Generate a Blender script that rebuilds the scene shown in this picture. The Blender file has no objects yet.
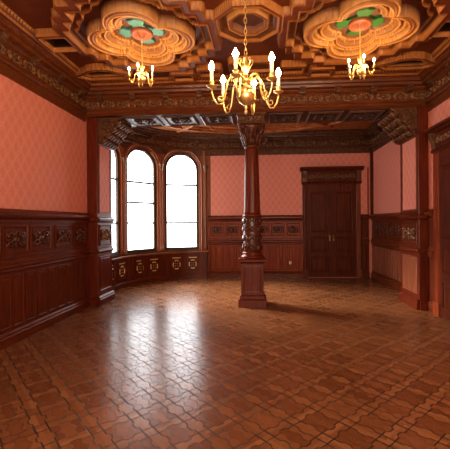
import bpy, bmesh, math, random
import numpy as np
from mathutils import Vector, Matrix
random.seed(7)
sin, cos, PI = math.sin, math.cos, math.pi
col = bpy.context.scene.collection

# ------------------------------------------------------------------ measures (metres)
XL, XR, XRA, YB = -3.26, 2.93, 3.10, 9.89        # left wall, right wall, alcove right wall, back wall
ZC = 4.05                                        # ceiling
CAP, WPT = 1.75, 3.45                            # wainscot cap, top of the wallpaper
YBM0, YBM1, ZBM = 6.35, 7.10, 3.55               # beam front, back, underside
BC = (-1.45, 7.85); RB = 2.04                    # bay: centre and inner radius
XC, YCOL = -0.16, 6.62                           # column
YF = -1.6                                        # wall behind the camera

# ------------------------------------------------------------------ materials
def new_mat(name):
    m = bpy.data.materials.new(name); m.use_nodes = True
    nt = m.node_tree; nt.nodes.clear()
    out = nt.nodes.new('ShaderNodeOutputMaterial')
    return m, nt, out
def N(nt, t, **kw):
    n = nt.nodes.new(t)
    for k, v in kw.items():
        if k in n.inputs: n.inputs[k].default_value = v
        else: setattr(n, k, v)
    return n
def math_node(nt, op, a, b=None, c=None):
    n = nt.nodes.new('ShaderNodeMath'); n.operation = op
    for i, q in enumerate((a, b, c)):
        if q is None: continue
        if isinstance(q, (int, float)): n.inputs[i].default_value = q
        else: nt.links.new(q, n.inputs[i])
    return n.outputs[0]
def ramp(nt, fac, stops):
    r = nt.nodes.new('ShaderNodeValToRGB'); e = r.color_ramp.elements
    while len(e) < len(stops): e.new(0.5)
    for el, (p, c) in zip(e, stops): el.position = p; el.color = (*c, 1)
    nt.links.new(fac, r.inputs[0]); return r.outputs[0]
def mixc(nt, fac, a, b, blend='MIX'):
    n = nt.nodes.new('ShaderNodeMix'); n.data_type = 'RGBA'; n.blend_type = blend
    for s, q in ((0, fac), (6, a), (7, b)):
        if isinstance(q, (int, float)): n.inputs[s].default_value = q
        elif isinstance(q, tuple): n.inputs[s].default_value = (*q, 1)
        else: nt.links.new(q, n.inputs[s])
    return n.outputs[2]
def wood(name, dark, light, rough=0.34, grain=(9, 9, 0.7), coat=0.25, bump=0.08, spec=0.3):
    m, nt, out = new_mat(name)
    tc = N(nt, 'ShaderNodeTexCoord'); mp = N(nt, 'ShaderNodeMapping', Scale=grain)
    nt.links.new(tc.outputs['Object'], mp.inputs[0])
    n1 = N(nt, 'ShaderNodeTexNoise', Scale=3.0, Detail=6.0, Roughness=0.6, Distortion=0.6)
    nt.links.new(mp.outputs[0], n1.inputs['Vector'])
    c = ramp(nt, n1.outputs[0], [(0.3, dark), (0.7, light)])
    p = N(nt, 'ShaderNodeBsdfPrincipled', Roughness=rough)
    p.inputs['Specular IOR Level'].default_value = spec
    p.inputs['Coat Weight'].default_value = coat; p.inputs['Coat Roughness'].default_value = 0.15
    b = N(nt, 'ShaderNodeBump', Strength=bump, Distance=0.01)
    nt.links.new(n1.outputs[0], b.inputs['Height']); nt.links.new(b.outputs[0], p.inputs['Normal'])
    nt.links.new(c, p.inputs['Base Color']); nt.links.new(p.outputs[0], out.inputs[0])
    return m
def plain(name, colr, rough=0.4, metal=0.0, emit=None, strength=0):
    m, nt, out = new_mat(name)
    p = N(nt, 'ShaderNodeBsdfPrincipled', Roughness=rough, Metallic=metal)
    n = N(nt, 'ShaderNodeTexNoise', Scale=25.0, Detail=3.0)
    c = ramp(nt, n.outputs[0], [(0.2, tuple(x*0.8 for x in colr)), (0.8, tuple(min(1, x*1.15) for x in colr))])
    nt.links.new(c, p.inputs['Base Color'])
    if emit:
        p.inputs['Emission Color'].default_value = (*emit, 1); p.inputs['Emission Strength'].default_value = strength
    nt.links.new(p.outputs[0], out.inputs[0]); return m
def wallpaper(name, c1, c2):
    m, nt, out = new_mat(name)
    g = N(nt, 'ShaderNodeTexCoord'); sp = N(nt, 'ShaderNodeSeparateXYZ')
    nt.links.new(g.outputs['Object'], sp.inputs[0])
    s = math_node(nt, 'ADD', sp.outputs[0], sp.outputs[1]); z = sp.outputs[2]
    # damask: offset rows of lobed motifs
    a = math_node(nt, 'SINE', math_node(nt, 'MULTIPLY', s, 2*PI/0.17))
    b = math_node(nt, 'SINE', math_node(nt, 'MULTIPLY', z, 2*PI/0.24))
    ab = math_node(nt, 'MULTIPLY', a, b)
    d = math_node(nt, 'SINE', math_node(nt, 'MULTIPLY', math_node(nt, 'ADD', s, math_node(nt, 'MULTIPLY', b, 0.03)), 2*PI/0.085))
    e = math_node(nt, 'SINE', math_node(nt, 'MULTIPLY', z, 2*PI/0.08))
    t = math_node(nt, 'ADD', ab, math_node(nt, 'MULTIPLY', math_node(nt, 'MULTIPLY', d, e), 0.7))
    n = N(nt, 'ShaderNodeTexNoise', Scale=60.0, Detail=3.0)
    nt.links.new(g.outputs['Object'], n.inputs['Vector'])
    t = math_node(nt, 'ADD', t, math_node(nt, 'MULTIPLY', n.outputs[0], 1.2))
    t = math_node(nt, 'MULTIPLY_ADD', t, 0.6, 0.1)
    c = ramp(nt, t, [(0.25, c1), (0.7, c2)])
    p = N(nt, 'ShaderNodeBsdfPrincipled', Roughness=0.62); p.inputs['Specular IOR Level'].default_value = 0.3
    bp = N(nt, 'ShaderNodeBump', Strength=0.15, Distance=0.004)
    nt.links.new(t, bp.inputs['Height']); nt.links.new(bp.outputs[0], p.inputs['Normal'])
    nt.links.new(c, p.inputs['Base Color']); nt.links.new(p.outputs[0], out.inputs[0]); return m
def parquet(name):
    m, nt, out = new_mat(name)
    g = N(nt, 'ShaderNodeTexCoord'); mp = N(nt, 'ShaderNodeMapping')
    mp.inputs['Rotation'].default_value = (0, 0, math.radians(45.5)); mp.inputs['Scale'].default_value = (1/0.30,)*3
    nt.links.new(g.outputs['Object'], mp.inputs[0])
    sp = N(nt, 'ShaderNodeSeparateXYZ'); nt.links.new(mp.outputs[0], sp.inputs[0])
    u, v = sp.outputs[0], sp.outputs[1]
    fu = math_node(nt, 'FRACT', u); fv = math_node(nt, 'FRACT', v)
    cu = math_node(nt, 'SUBTRACT', fu, 0.5); cv = math_node(nt, 'SUBTRACT', fv, 0.5)
    def bumpw(x):     # wavy jigsaw edge: a rounded tongue in the middle of each side
        q = math_node(nt, 'MULTIPLY', math_node(nt, 'SUBTRACT', 0.15, math_node(nt, 'ABSOLUTE', x)), 1/0.06)
        q = math_node(nt, 'MINIMUM', math_node(nt, 'MAXIMUM', q, 0.0), 1.0)
        return math_node(nt, 'MULTIPLY', q, 0.07)
    eu = math_node(nt, 'SUBTRACT', math_node(nt, 'ABSOLUTE', cu), math_node(nt, 'ADD', bumpw(cv), 0.335))
    ev = math_node(nt, 'ADD', math_node(nt, 'ABSOLUTE', cv), math_node(nt, 'SUBTRACT', bumpw(cu), 0.36))
    def line(x, w):
        return math_node(nt, 'LESS_THAN', math_node(nt, 'ABSOLUTE', x), w)
    inU = math_node(nt, 'LESS_THAN', eu, 0.0); inV = math_node(nt, 'LESS_THAN', ev, 0.0)
    tile = math_node(nt, 'MULTIPLY', inU, inV)
    groove = math_node(nt, 'MAXIMUM', line(eu, 0.017), math_node(nt, 'MULTIPLY', line(ev, 0.017), 1.0))
    # small cross cuts in the bands
    cb = math_node(nt, 'LESS_THAN', math_node(nt, 'ABSOLUTE', math_node(nt, 'SUBTRACT', math_node(nt, 'FRACT', math_node(nt, 'MULTIPLY', v, 3.0)), 0.5)), 0.03)
    groove2 = math_node(nt, 'MULTIPLY', cb, math_node(nt, 'SUBTRACT', 1.0, inU))
    groove = math_node(nt, 'MAXIMUM', groove, math_node(nt, 'MULTIPLY', groove2, 0.6))
    # dog-bone joints inside each field
    dog = math_node(nt, 'SUBTRACT', math_node(nt, 'ABSOLUTE', cv), math_node(nt, 'MULTIPLY_ADD', math_node(nt, 'COSINE', math_node(nt, 'MULTIPLY', cu, 15.0)), 0.045, 0.15))
    groove3 = math_node(nt, 'MULTIPLY', line(dog, 0.013), tile)
    groove = math_node(nt, 'MAXIMUM', groove, math_node(nt, 'MULTIPLY', groove3, 0.55))
    bone = math_node(nt, 'MULTIPLY', math_node(nt, 'LESS_THAN', dog, 0.0), tile)
    # per piece tone
    cx = N(nt, 'ShaderNodeCombineXYZ')
    nt.links.new(math_node(nt, 'FLOOR', u), cx.inputs[0]); nt.links.new(math_node(nt, 'FLOOR', v), cx.inputs[1])
    nt.links.new(math_node(nt, 'ADD', math_node(nt, 'ADD', inU, bone), math_node(nt, 'MULTIPLY', inV, 3.0)), cx.inputs[2])
    wn = N(nt, 'ShaderNodeTexWhiteNoise'); nt.links.new(cx.outputs[0], wn.inputs['Vector'])
    mg = N(nt, 'ShaderNodeMapping', Scale=(22, 2.5, 1)); nt.links.new(mp.outputs[0], mg.inputs[0])
    nz = N(nt, 'ShaderNodeTexNoise', Scale=2.0, Detail=5.0, Roughness=0.65); nt.links.new(mg.outputs[0], nz.inputs['Vector'])
    big = N(nt, 'ShaderNodeTexNoise', Scale=0.9, Detail=3.0); nt.links.new(g.outputs['Object'], big.inputs['Vector'])
    tone = math_node(nt, 'ADD', math_node(nt, 'MULTIPLY', wn.outputs[0], 0.40), math_node(nt, 'MULTIPLY', nz.outputs[0], 0.60))
    c_tile = ramp(nt, tone, [(0.15, FL1), (0.85, FL2)])
    c_band = ramp(nt, tone, [(0.15, FL3), (0.85, FL4)])
    c = mixc(nt, tile, c_band, c_tile)
    c = mixc(nt, math_node(nt, 'MULTIPLY', groove, 0.85), c, (0.012, 0.006, 0.004))
    c = mixc(nt, 0.35, c, ramp(nt, big.outputs[0], [(0.35, (0.62, 0.55, 0.5)), (0.65, (1, 1, 1))]), 'MULTIPLY')
    p = N(nt, 'ShaderNodeBsdfPrincipled')
    rr = math_node(nt, 'MULTIPLY_ADD', nz.outputs[0], 0.14, 0.165)
    rr = math_node(nt, 'ADD', rr, math_node(nt, 'MULTIPLY', groove, 0.3))
    nt.links.new(rr, p.inputs['Roughness'])
    p.inputs['Specular IOR Level'].default_value = 0.5
    h = math_node(nt, 'ADD', math_node(nt, 'MULTIPLY', groove, -1.0), math_node(nt, 'MULTIPLY', wn.outputs[0], 0.35))
    h = math_node(nt, 'ADD', h, math_node(nt, 'MULTIPLY', nz.outputs[0], 0.35))
    bp = N(nt, 'ShaderNodeBump', Strength=0.25, Distance=0.005)
    nt.links.new(h, bp.inputs['Height']); nt.links.new(bp.outputs[0], p.inputs['Normal'])
    nt.links.new(c, p.inputs['Base Color']); nt.links.new(p.outputs[0], out.inputs[0]); return m
def attr_mat(name, rough=0.48):
    m, nt, out = new_mat(name)
    a = N(nt, 'ShaderNodeAttribute', attribute_name='tone')
    g = N(nt, 'ShaderNodeTexCoord')
    n = N(nt, 'ShaderNodeTexNoise', Scale=14.0, Detail=5.0); nt.links.new(g.outputs['Object'], n.inputs['Vector'])
    c = mixc(nt, 0.6, a.outputs['Color'], ramp(nt, n.outputs[0], [(0.3, (0.35, 0.3, 0.28)), (0.65, (0.60, 0.57, 0.55))]), 'MULTIPLY')
    p = N(nt, 'ShaderNodeBsdfPrincipled', Roughness=rough); p.inputs['Coat Weight'].default_value = 0.05; p.inputs['Specular IOR Level'].default_value = 0.3
    p.inputs['Coat Roughness'].default_value = 0.2
    nt.links.new(c, p.inputs['Base Color']); nt.links.new(p.outputs[0], out.inputs[0]); return m
def glass_mat():
    m, nt, out = new_mat('window_glass')
    t = N(nt, 'ShaderNodeBsdfTransparent'); gl = N(nt, 'ShaderNodeBsdfGlossy', Roughness=0.02)
    n = N(nt, 'ShaderNodeTexNoise', Scale=2.0)
    f = math_node(nt, 'MULTIPLY_ADD', n.outputs[0], 0.03, 0.03)
    mx = N(nt, 'ShaderNodeMixShader'); nt.links.new(f, mx.inputs[0])
    nt.links.new(t.outputs[0], mx.inputs[1]); nt.links.new(gl.outputs[0], mx.inputs[2])
    nt.links.new(mx.outputs[0], out.inputs[0]); return m

FL1, FL2 = (0.175, 0.062, 0.024), (0.36, 0.155, 0.064)
FL3, FL4 = (0.21, 0.080, 0.031), (0.44, 0.205, 0.088)
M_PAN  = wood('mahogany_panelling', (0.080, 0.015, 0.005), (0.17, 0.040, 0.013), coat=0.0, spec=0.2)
M_PANB = wood('mahogany_panelling_painted_lit', (0.15, 0.029, 0.010), (0.31, 0.072, 0.024), coat=0.0, spec=0.2)  # brighter copy of the panelling mahogany, its lighting put into the colour
M_PANH = wood('mahogany_rail', (0.085, 0.016, 0.005), (0.19, 0.046, 0.015), grain=(1, 1, 8), coat=0.05, spec=0.25)
M_RED  = wood('polished_red_mahogany', (0.085, 0.012, 0.004), (0.18, 0.033, 0.011), rough=0.34, coat=0.05, spec=0.25)
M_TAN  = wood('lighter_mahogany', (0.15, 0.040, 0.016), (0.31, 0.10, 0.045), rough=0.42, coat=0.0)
M_CARV = wood('carved_dark_walnut', (0.06, 0.024, 0.011), (0.19, 0.082, 0.036), rough=0.4, grain=(5, 5, 5), coat=0.1)
M_CARVR = wood('carved_red_mahogany', (0.05, 0.015, 0.007), (0.16, 0.052, 0.024), rough=0.32, grain=(5, 5, 5), coat=0.1, spec=0.4)
M_GILT = wood('carved_walnut_with_worn_gilding', (0.05, 0.024, 0.011), (0.36, 0.18, 0.078), rough=0.36, grain=(9, 9, 9), coat=0.1)
M_BEAM = wood('dark_brown_beam_wood', (0.095, 0.027, 0.009), (0.21, 0.066, 0.021), rough=0.36, grain=(1, 8, 8), coat=0.1)
M_SOFF = wood('polished_soffit_wood', (0.06, 0.03, 0.02), (0.15, 0.08, 0.05), rough=0.5, grain=(1, 6, 6), coat=0.12)
M_ALC  = wood('alcove_ceiling_wood', (0.30, 0.10, 0.032), (0.58, 0.23, 0.08), rough=0.45, grain=(2, 2, 2), coat=0.1)
M_WIN  = wood('window_frame_wood', (0.17, 0.055, 0.024), (0.36, 0.14, 0.065), rough=0.42, coat=0.1)
M_SASH = wood('dark_sash_wood', (0.035, 0.022, 0.012), (0.09, 0.055, 0.03), rough=0.5, coat=0)
M_DOOR = wood('dark_door_mahogany', (0.065, 0.013, 0.004), (0.15, 0.034, 0.011), rough=0.42, coat=0.0, spec=0.15)
M_WP   = wallpaper('rose_damask_wallpaper', (0.67, 0.25, 0.185), (0.73, 0.295, 0.22))
M_FLOOR = parquet('jigsaw_parquet')
M_CEIL = attr_mat('coffered_ceiling_wood')
M_BRASS = plain('polished_brass', (0.92, 0.64, 0.25), rough=0.28, metal=0.88)
M_IRON = plain('dull_brass', (0.30, 0.19, 0.09), rough=0.35, metal=1.0)
M_GRIL = plain('gilded_grille', (0.75, 0.55, 0.27), rough=0.45, metal=0.2)
M_BULB = plain('lit_bulb', (1, 0.9, 0.7), emit=(1.0, 0.72, 0.36), strength=90)
M_CAND = plain('cream_candle_tube', (0.85, 0.68, 0.42), emit=(1.0, 0.62, 0.25), strength=0.8)
M_TEAL = plain('teal_paint', (0.09, 0.30, 0.30), rough=0.5)
M_GREEN = plain('green_paint', (0.05, 0.19, 0.05), rough=0.5)
M_BOSS = plain('red_brown_boss', (0.30, 0.10, 0.05), rough=0.35)
M_STUCCO = plain('plain_wall_paint', (0.40, 0.18, 0.12), rough=0.6)
M_PLATE = plain('white_plastic', (0.75, 0.7, 0.65), rough=0.4)
M_GLASS = glass_mat()

# ------------------------------------------------------------------ object helpers
def tag(o, label=None, cat=None, group=None, kind=None):
    if label: o['label'] = label
    if cat: o['category'] = cat
    if cat and not kind: kind = 'thing'
    if group: o['group'] = group
    if kind: o['kind'] = kind
    return o
def empty(name, loc, label=None, cat=None, group=None, kind=None):
    o = bpy.data.objects.new(name, None); col.objects.link(o); o.location = loc
    o.empty_display_size = 0.1
    return tag(o, label, cat, group, kind)
def copy_tree(o, parent=None):
    c = o.copy(); col.objects.link(c)
    if parent: c.parent = parent
    for ch in list(o.children): copy_tree(ch, c)
    return c
def wpos(o):
    p = Vector((0, 0, 0))
    while o: p += o.location; o = o.parent
    return p

class MB:
    """collects shapes; mp maps (s, d, z) of a wall frame to the world"""
    def __init__(s, mp=None): s.v = []; s.f = []; s.mp = mp
    def add(s, vs, fs):
        b = len(s.v)
        s.v += [Vector(s.mp(*p)) if s.mp else Vector(p) for p in vs]
        s.f += [tuple(i+b for i in f) for f in fs]
    def box(s, a0, a1, b0, b1, c0, c1, n=1):
        vs = []
        for i in range(n+1):
            a = a0+(a1-a0)*i/n
            vs += [(a, b0, c0), (a, b1, c0), (a, b1, c1), (a, b0, c1)]
        fs = [(0, 1, 2, 3), tuple(4*n+k for k in (3, 2, 1, 0))]
        for i in range(n):
            for k in range(4):
                fs.append((4*i+k, 4*i+4+k, 4*i+4+(k+1) % 4, 4*i+(k+1) % 4))
        s.add(vs, fs)
    def prof(s, a0, a1, pr, n=1):              # profile [(d, z)] extruded along s
        m = len(pr); vs = []
        for i in range(n+1):
            a = a0+(a1-a0)*i/n; vs += [(a, d, z) for d, z in pr]
        fs = [tuple(range(m)), tuple(reversed(range(m*n, m*n+m)))]
        for i in range(n):
            for k in range(m): fs.append((m*i+k, m*i+m+k, m*i+m+(k+1) % m, m*i+(k+1) % m))
        s.add(vs, fs)
    def rings(s, loops, cap=True):             # bridge equal-length loops
        m = len(loops[0]); vs = [p for l in loops for p in l]; fs = []
        for i in range(len(loops)-1):
            for k in range(m): fs.append((m*i+k, m*i+(k+1) % m, m*i+m+(k+1) % m, m*i+m+k))
        if cap: fs.append(tuple(range(m*(len(loops)-1), m*len(loops))))
        s.add(vs, fs)
    def panel(s, a0, a1, c0, c1, d, steps, cap=True):   # stepped panel: steps [(inset, out)]
        s.rings([[(a0+i, d+o, c0+i), (a1-i, d+o, c0+i), (a1-i, d+o, c1-i), (a0+i, d+o, c1-i)] for i, o in steps], cap)
    def tube(s, pts, r, k=6, closed=False):
        pts = [Vector(p) for p in pts]; n = len(pts); loops = []
        rs = r if isinstance(r, (list, tuple)) else [r]*n
        up = None
        for i, p in enumerate(pts):
            t = (pts[(i+1) % n]-pts[i-1]) if closed else (pts[min(i+1, n-1)]-pts[max(i-1, 0)])
            if t.length < 1e-9: t = Vector((0, 0, 1))
            t.normalize()
            if up is None: up = t.orthogonal()
            a = (up-t*up.dot(t))
            if a.length < 1e-6: a = t.orthogonal()
            a.normalize(); up = a; b = t.cross(a)
            loops.append([tuple(p+(a*cos(2*PI*j/k)+b*sin(2*PI*j/k))*rs[i]) for j in range(k)])
        if closed: loops.append(loops[0])
        vs = [q for l in loops for q in l]; fs = []
        for i in range(len(loops)-1):
            for j in range(k): fs.append((k*i+j, k*i+(j+1) % k, k*i+k+(j+1) % k, k*i+k+j))
        if not closed: fs += [tuple(reversed(range(k))), tuple(range(k*(len(loops)-1), k*len(loops)))]
        s.add(vs, fs)
    def lathe(s, pr, k=16, c=(0, 0), lobes=0, amp=0):   # profile [(r, z)] round the vertical
        loops = []
        for r, z in pr:
            loops.append([(c[0]+r*(1+amp*cos(lobes*2*PI*j/k))*cos(2*PI*j/k), c[1]+r*(1+amp*cos(lobes*2*PI*j/k))*sin(2*PI*j/k), z) for j in range(k)])
        vs = [q for l in loops for q in l]; fs = []
        for i in range(len(loops)-1):
            for j in range(k): fs.append((k*i+j, k*i+(j+1) % k, k*i+k+(j+1) % k, k*i+k+j))
        fs += [tuple(reversed(range(k))), tuple(range(k*(len(loops)-1), k*len(loops)))]
        s.add(vs, fs)
    def blob(s, c, r, k=8, m=5):                # ellipsoid
        loops = []
        for i in range(m+1):
            a = PI*(0.04+0.92*i/m)
            loops.append([(c[0]+r[0]*sin(a)*cos(2*PI*j/k), c[1]+r[1]*sin(a)*sin(2*PI*j/k), c[2]+r[2]*cos(a)) for j in range(k)])
        vs = [q for l in loops for q in l]; fs = []
        for i in range(m):
            for j in range(k): fs.append((k*i+j, k*i+(j+1) % k, k*i+k+(j+1) % k, k*i+k+j))
        fs += [tuple(reversed(range(k))), tuple(range(k*m, k*m+k))]
        s.add(vs, fs)
    def leaf(s, c, ang, L, w, d, h):            # carved leaf lying on the wall, in the (s, z) plane
        ca, sa = cos(ang), sin(ang)
        prs = [(0, 0.12), (0.25, 0.8), (0.5, 1.0), (0.75, 0.7), (1.0, 0.05)]
        vs = []
        for t, ww in prs:
            for q, o in ((-1, 0), (0, h*(0.4+ww)), (1, 0)):
                x = t*L; y = q*ww*w
                vs.append((c[0]+x*ca-y*sa, d+o+(0.6*h if t == 1.0 else 0), c[1]+x*sa+y*ca))
        fs = []
        for i in range(4):
            for j in range(2): fs.append((3*i+j, 3*i+j+1, 3*i+4+j, 3*i+3+j))
        s.add(vs, fs)
    def build(s, name, mat, parent=None, smooth=False, bevel=0, origin=None, label=None, kind=None):
        off = wpos(parent) if parent else Vector((0, 0, 0))
        loc = Vector(origin) if origin is not None else off
        me = bpy.data.meshes.new(name)
        me.from_pydata([tuple(v-loc) for v in s.v], [], s.f)
        bm = bmesh.new(); bm.from_mesh(me)
        bmesh.ops.recalc_face_normals(bm, faces=bm.faces)
        bm.to_mesh(me); bm.free()
        if smooth:
            for p in me.polygons: p.use_smooth = True
        me.materials.append(mat)
        o = bpy.data.objects.new(name, me); col.objects.link(o)
        if parent: o.parent = parent
        o.location = loc-off
        if bevel:
            b = o.modifiers.new('bevel', 'BEVEL'); b.width = bevel; b.segments = 2; b.limit_method = 'ANGLE'
        return tag(o, label, None, None, kind)

def flat(o, S, D):
    return lambda s, d, z: (o[0]+s*S[0]+d*D[0], o[1]+s*S[1]+d*D[1], z)
F_LEFT  = flat((XL, 0), (0, 1), (1, 0))
F_RIGHT = flat((XR, 0), (0, 1), (-1, 0))
F_ALCR  = flat((XRA, 0), (0, 1), (-1, 0))
F_BACK  = flat((0, YB), (1, 0), (0, -1))
F_BEAM  = flat((0, YBM0), (1, 0), (0, -1))
F_BAY   = lambda s, d, z: (BC[0]-(RB-d)*sin(s), BC[1]+(RB-d)*cos(s), z)           # s = angle from the back wall
F_SOFF  = lambda s, d, z: (s, z, ZBM-d)                                           # looks down
BAYEND = math.radians(112)

def ornament(mb, s, z, w, h, d):
    """a carved acanthus panel: boss, four scrolls, leaves"""
    mb.blob((s, d, z), (0.13*h+0.02, 0.035, 0.13*h+0.02), 8, 4)
    for sx in (-1, 1):
        for sz in (-1, 1):
            pts = []
            for i in range(15):
                t = i/14
                a = t*PI*2.1; r = 0.21*h*(1-0.75*t)
                cx = 0.29*w; cz = 0.17*h
                pts.append((s+sx*(cx-r*cos(a)*1.1), d+0.012+0.012*t, z+sz*(cz+r*sin(a)*0.9)))
            mb.tube(pts, [0.017-0.007*i/14 for i in range(15)], 5)
            mb.leaf((s+sx*0.10*w, z+sz*0.05*h), math.atan2(sz*0.6, sx*1.0), 0.22*w, 0.05*h+0.01, d, 0.02)
            mb.leaf((s+sx*0.36*w, z+sz*0.16*h), math.atan2(sz*1.0, sx*0.7), 0.14*w, 0.07*h, d, 0.022)
        mb.leaf((s+sx*0.30*w, z), 0 if sx > 0 else PI, 0.17*w, 0.09*h, d, 0.025)
        mb.leaf((s, z+sx*0.12*h), sx*PI/2, 0.30*h, 0.10*h, d, 0.022)
def frieze_run(mb, s0, s1, zc, h, d, pitch=0.30, us=1.0):
    """running scroll; us scales s units (angle on the bay)"""
    n = max(1, round((s1-s0)/us/pitch)); st = (s1-s0)/n
    for i in range(n):
        c = s0+(i+0.5)*st; q = 1 if i % 2 else -1; w = st/us
        pts = []
        for k in range(16):
            t = k/15; a = t*PI*2.4; r = 0.36*h*(1-0.7*t)
            pts.append((c+us*(-r*1.15*cos(a)), d+0.014, zc+q*r*sin(a)))
        mb.tube(pts, [0.016-0.006*k/15 for k in range(16)], 5)
        mb.blob((c, d, zc), (0.022*us, 0.03, 0.022), 6, 4)
        for sgn in (-1, 1):
            e = c+sgn*us*w*0.36
            for an in (0.5, -0.5, 1.35, -1.35):
                aa = an if sgn > 0 else PI-an
                L = 0.33*h
                # leaf in s/z plane with scaled s
                mb2 = MB(); mb2.leaf((0, 0), aa, L, 0.11*h, d, 0.022)
                mb.add([(e-sgn*us*0.10*w+p.x*us, p.y, zc+p.z) for p in mb2.v], mb2.f)

# ------------------------------------------------------------------ setting: floor, walls, light-blocking slab
def quad(name, pts, mat, kind='structure', label=None):
    mb = MB(); mb.add(pts, [tuple(range(len(pts)))])
    return mb.build(name, mat, kind=kind, label=label)
mb = MB(); mb.box(-4.2, 3.6, YF-0.2, 10.4, -0.12, 0)
mb.build('floor', M_FLOOR, kind='structure', label='brown jigsaw parquet floor')
mb = MB(); mb.box(XL-0.2, XL, YF, 7.05, 0, 4.4); mb.build('wall_left', M_WP, kind='structure', label='left wall in rose damask paper')
mb = MB(); mb.box(XR, XR+0.6, YF, YBM1, 0, 4.4); mb.build('wall_right', M_WP, kind='structure', label='right wall in rose damask paper')
mb = MB(); mb.box(XRA, XRA+0.4, YBM1, YB+0.2, 0, 4.4); mb.build('wall_alcove_right', M_WP, kind='structure', label='right wall of the alcove in rose damask paper')
mb = MB(); mb.box(BC[0], XRA+0.2, YB, YB+0.2, 0, 4.4); mb.build('wall_back', M_WP, kind='structure', label='back wall in rose damask paper')
mb = MB(); mb.box(XL-0.2, XR+0.6, YF-0.2, YF, 0, 4.4); mb.build('wall_front', M_STUCCO, kind='structure')
mb = MB(); mb.box(-4.2, XL, 6.9, 7.06, 0, 4.4); mb.build('wall_alcove_left', M_STUCCO, kind='structure')
mb = MB(); mb.box(-4.3, 3.7, YF-0.2, 10.4, 4.4, 4.5); mb.build('light_leak_blocker', M_STUCCO, kind='structure')  # unseen slab added above the ceilings to stop sky light leaking in

# bay wall with three arched openings
WINS = [math.radians(a) for a in (88.5, 55.5, 22.0)]
HW, ZS, ZSP, RBO = 0.47, 0.80, 3.06, RB+0.14          # half width of the opening, sill, springing
def arch_top(x, hw=HW, zsp=ZSP): return zsp+math.sqrt(max(0, hw*hw-x*x))
mb = MB(F_BAY)
edges = []
angs = [-0.02]
def wall_strip(a0, a1, z0a, z1a, z0b, z1b):
    mb.add([(a0, 0, z0a), (a1, 0, z0b), (a1, 0, z1b), (a0, 0, z1a)], [(0, 1, 2, 3)])
    mb.add([(a0, -0.10, z0a), (a1, -0.10, z0b), (a1, -0.10, z1b), (a0, -0.10, z1a)], [(0, 1, 2, 3)])
cuts = sorted(WINS); prev = -0.02
for c in cuts + [None]:
    end = BAYEND if c is None else c-HW/RB
    n = 8
    for i in range(n):
        a0 = prev+(end-prev)*i/n; a1 = prev+(end-prev)*(i+1)/n
        wall_strip(a0, a1, 0, 4.4, 0, 4.4)
    if c is None: break
    n = 28
    for i in range(n):
        x0 = -HW*cos(PI*i/n); x1 = -HW*cos(PI*(i+1)/n)
        a0, a1 = c+x0/RB, c+x1/RB
        wall_strip(a0, a1, 0, ZS, 0, ZS); wall_strip(a0, a1, arch_top(x0), 4.4, arch_top(x1), 4.4)
        mb.add([(a0, 0, ZS), (a1, 0, ZS), (a1, -0.10, ZS), (a0, -0.10, ZS)], [(0, 1, 2, 3)])
        mb.add([(a0, 0, arch_top(x0)), (a1, 0, arch_top(x1)), (a1, -0.10, arch_top(x1)), (a0, -0.10, arch_top(x0))], [(0, 1, 2, 3)])
    for sg in (-1, 1):
        a = c+sg*HW/RB
        mb.add([(a, 0, ZS), (a, -0.10, ZS), (a, -0.10, ZSP), (a, 0, ZSP)], [(0, 1, 2, 3)])
    prev = c+HW/RB
mb.build('wall_bay', M_WIN, kind='structure', label='curved window wall of the bay')

def arch_loop(hw, z0, zsp, n=24):
    pts = [(hw, z0), (hw, zsp)]
    pts += [(hw*cos(PI*i/n), zsp+hw*sin(PI*i/n)) for i in range(1, n)]
    return pts+[(-hw, zsp), (-hw, z0)]
wl = ['arched window mostly hidden behind the left pilaster', 'arched window of the bay with three transom bars, second from the left',
      'arched window of the bay nearest the back wall, two transom bars']
bars = [(2.62, 1.56), (2.62, 2.09, 1.56), (2.62, 1.56)]
for k, c in enumerate(WINS):
    fr = lambda x, d, z, c=c: F_BAY(c+x/RB, d, z)
    e = empty('window_%d' % (k+1), fr(0, 0, ZS), wl[k], None, None, 'structure')
    # outer casing moulding on the wall face
    m = MB(fr)
    hw = [0.60, 0.60, 0.565, 0.545, 0.50, 0.475]; dd = [0.0, 0.035, 0.055, 0.035, 0.03, -0.05]
    m.rings([[(x, d, z) for x, z in arch_loop(h, ZS-0.02, ZSP)] for h, d in zip(hw, dd)], cap=False)
    m.build('casing', M_WIN, e)
    m = MB(fr)                                        # sash frame
    lo = []
    for h, d in ((0.475, -0.03), (0.455, -0.015), (0.42, -0.015), (0.408, -0.03), (0.408, -0.09), (0.475, -0.09)):
        zz = ZS+0.0 if h > 0.45 else ZS+0.07
        lo.append([(x, d, z) for x, z in arch_loop(h, zz, ZSP)])
    m2 = MB(fr); n = len(lo[0]); vs = [p for l in lo for p in l]; fs = []
    for i in range(len(lo)):
        j = (i+1) % len(lo)
        for q in range(n): fs.append((n*i+q, n*i+(q+1) % n, n*j+(q+1) % n, n*j+q))
    m2.add(vs, fs); m2.build('window_frame', M_SASH, e)
    m = MB(fr)
    ring = arch_loop(0.412, ZS+0.065, ZSP)
    m.add([(x, -0.06, z) for x, z in ring], [tuple(range(len(ring)))])
    m.build('glass_pane', M_GLASS, e)
    for zb in bars[k]:
        m = MB(fr); m.box(-0.41, 0.41, -0.08, -0.04, zb-0.022, zb+0.022)
        m.build('transom_bar', M_SASH, e)
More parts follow.
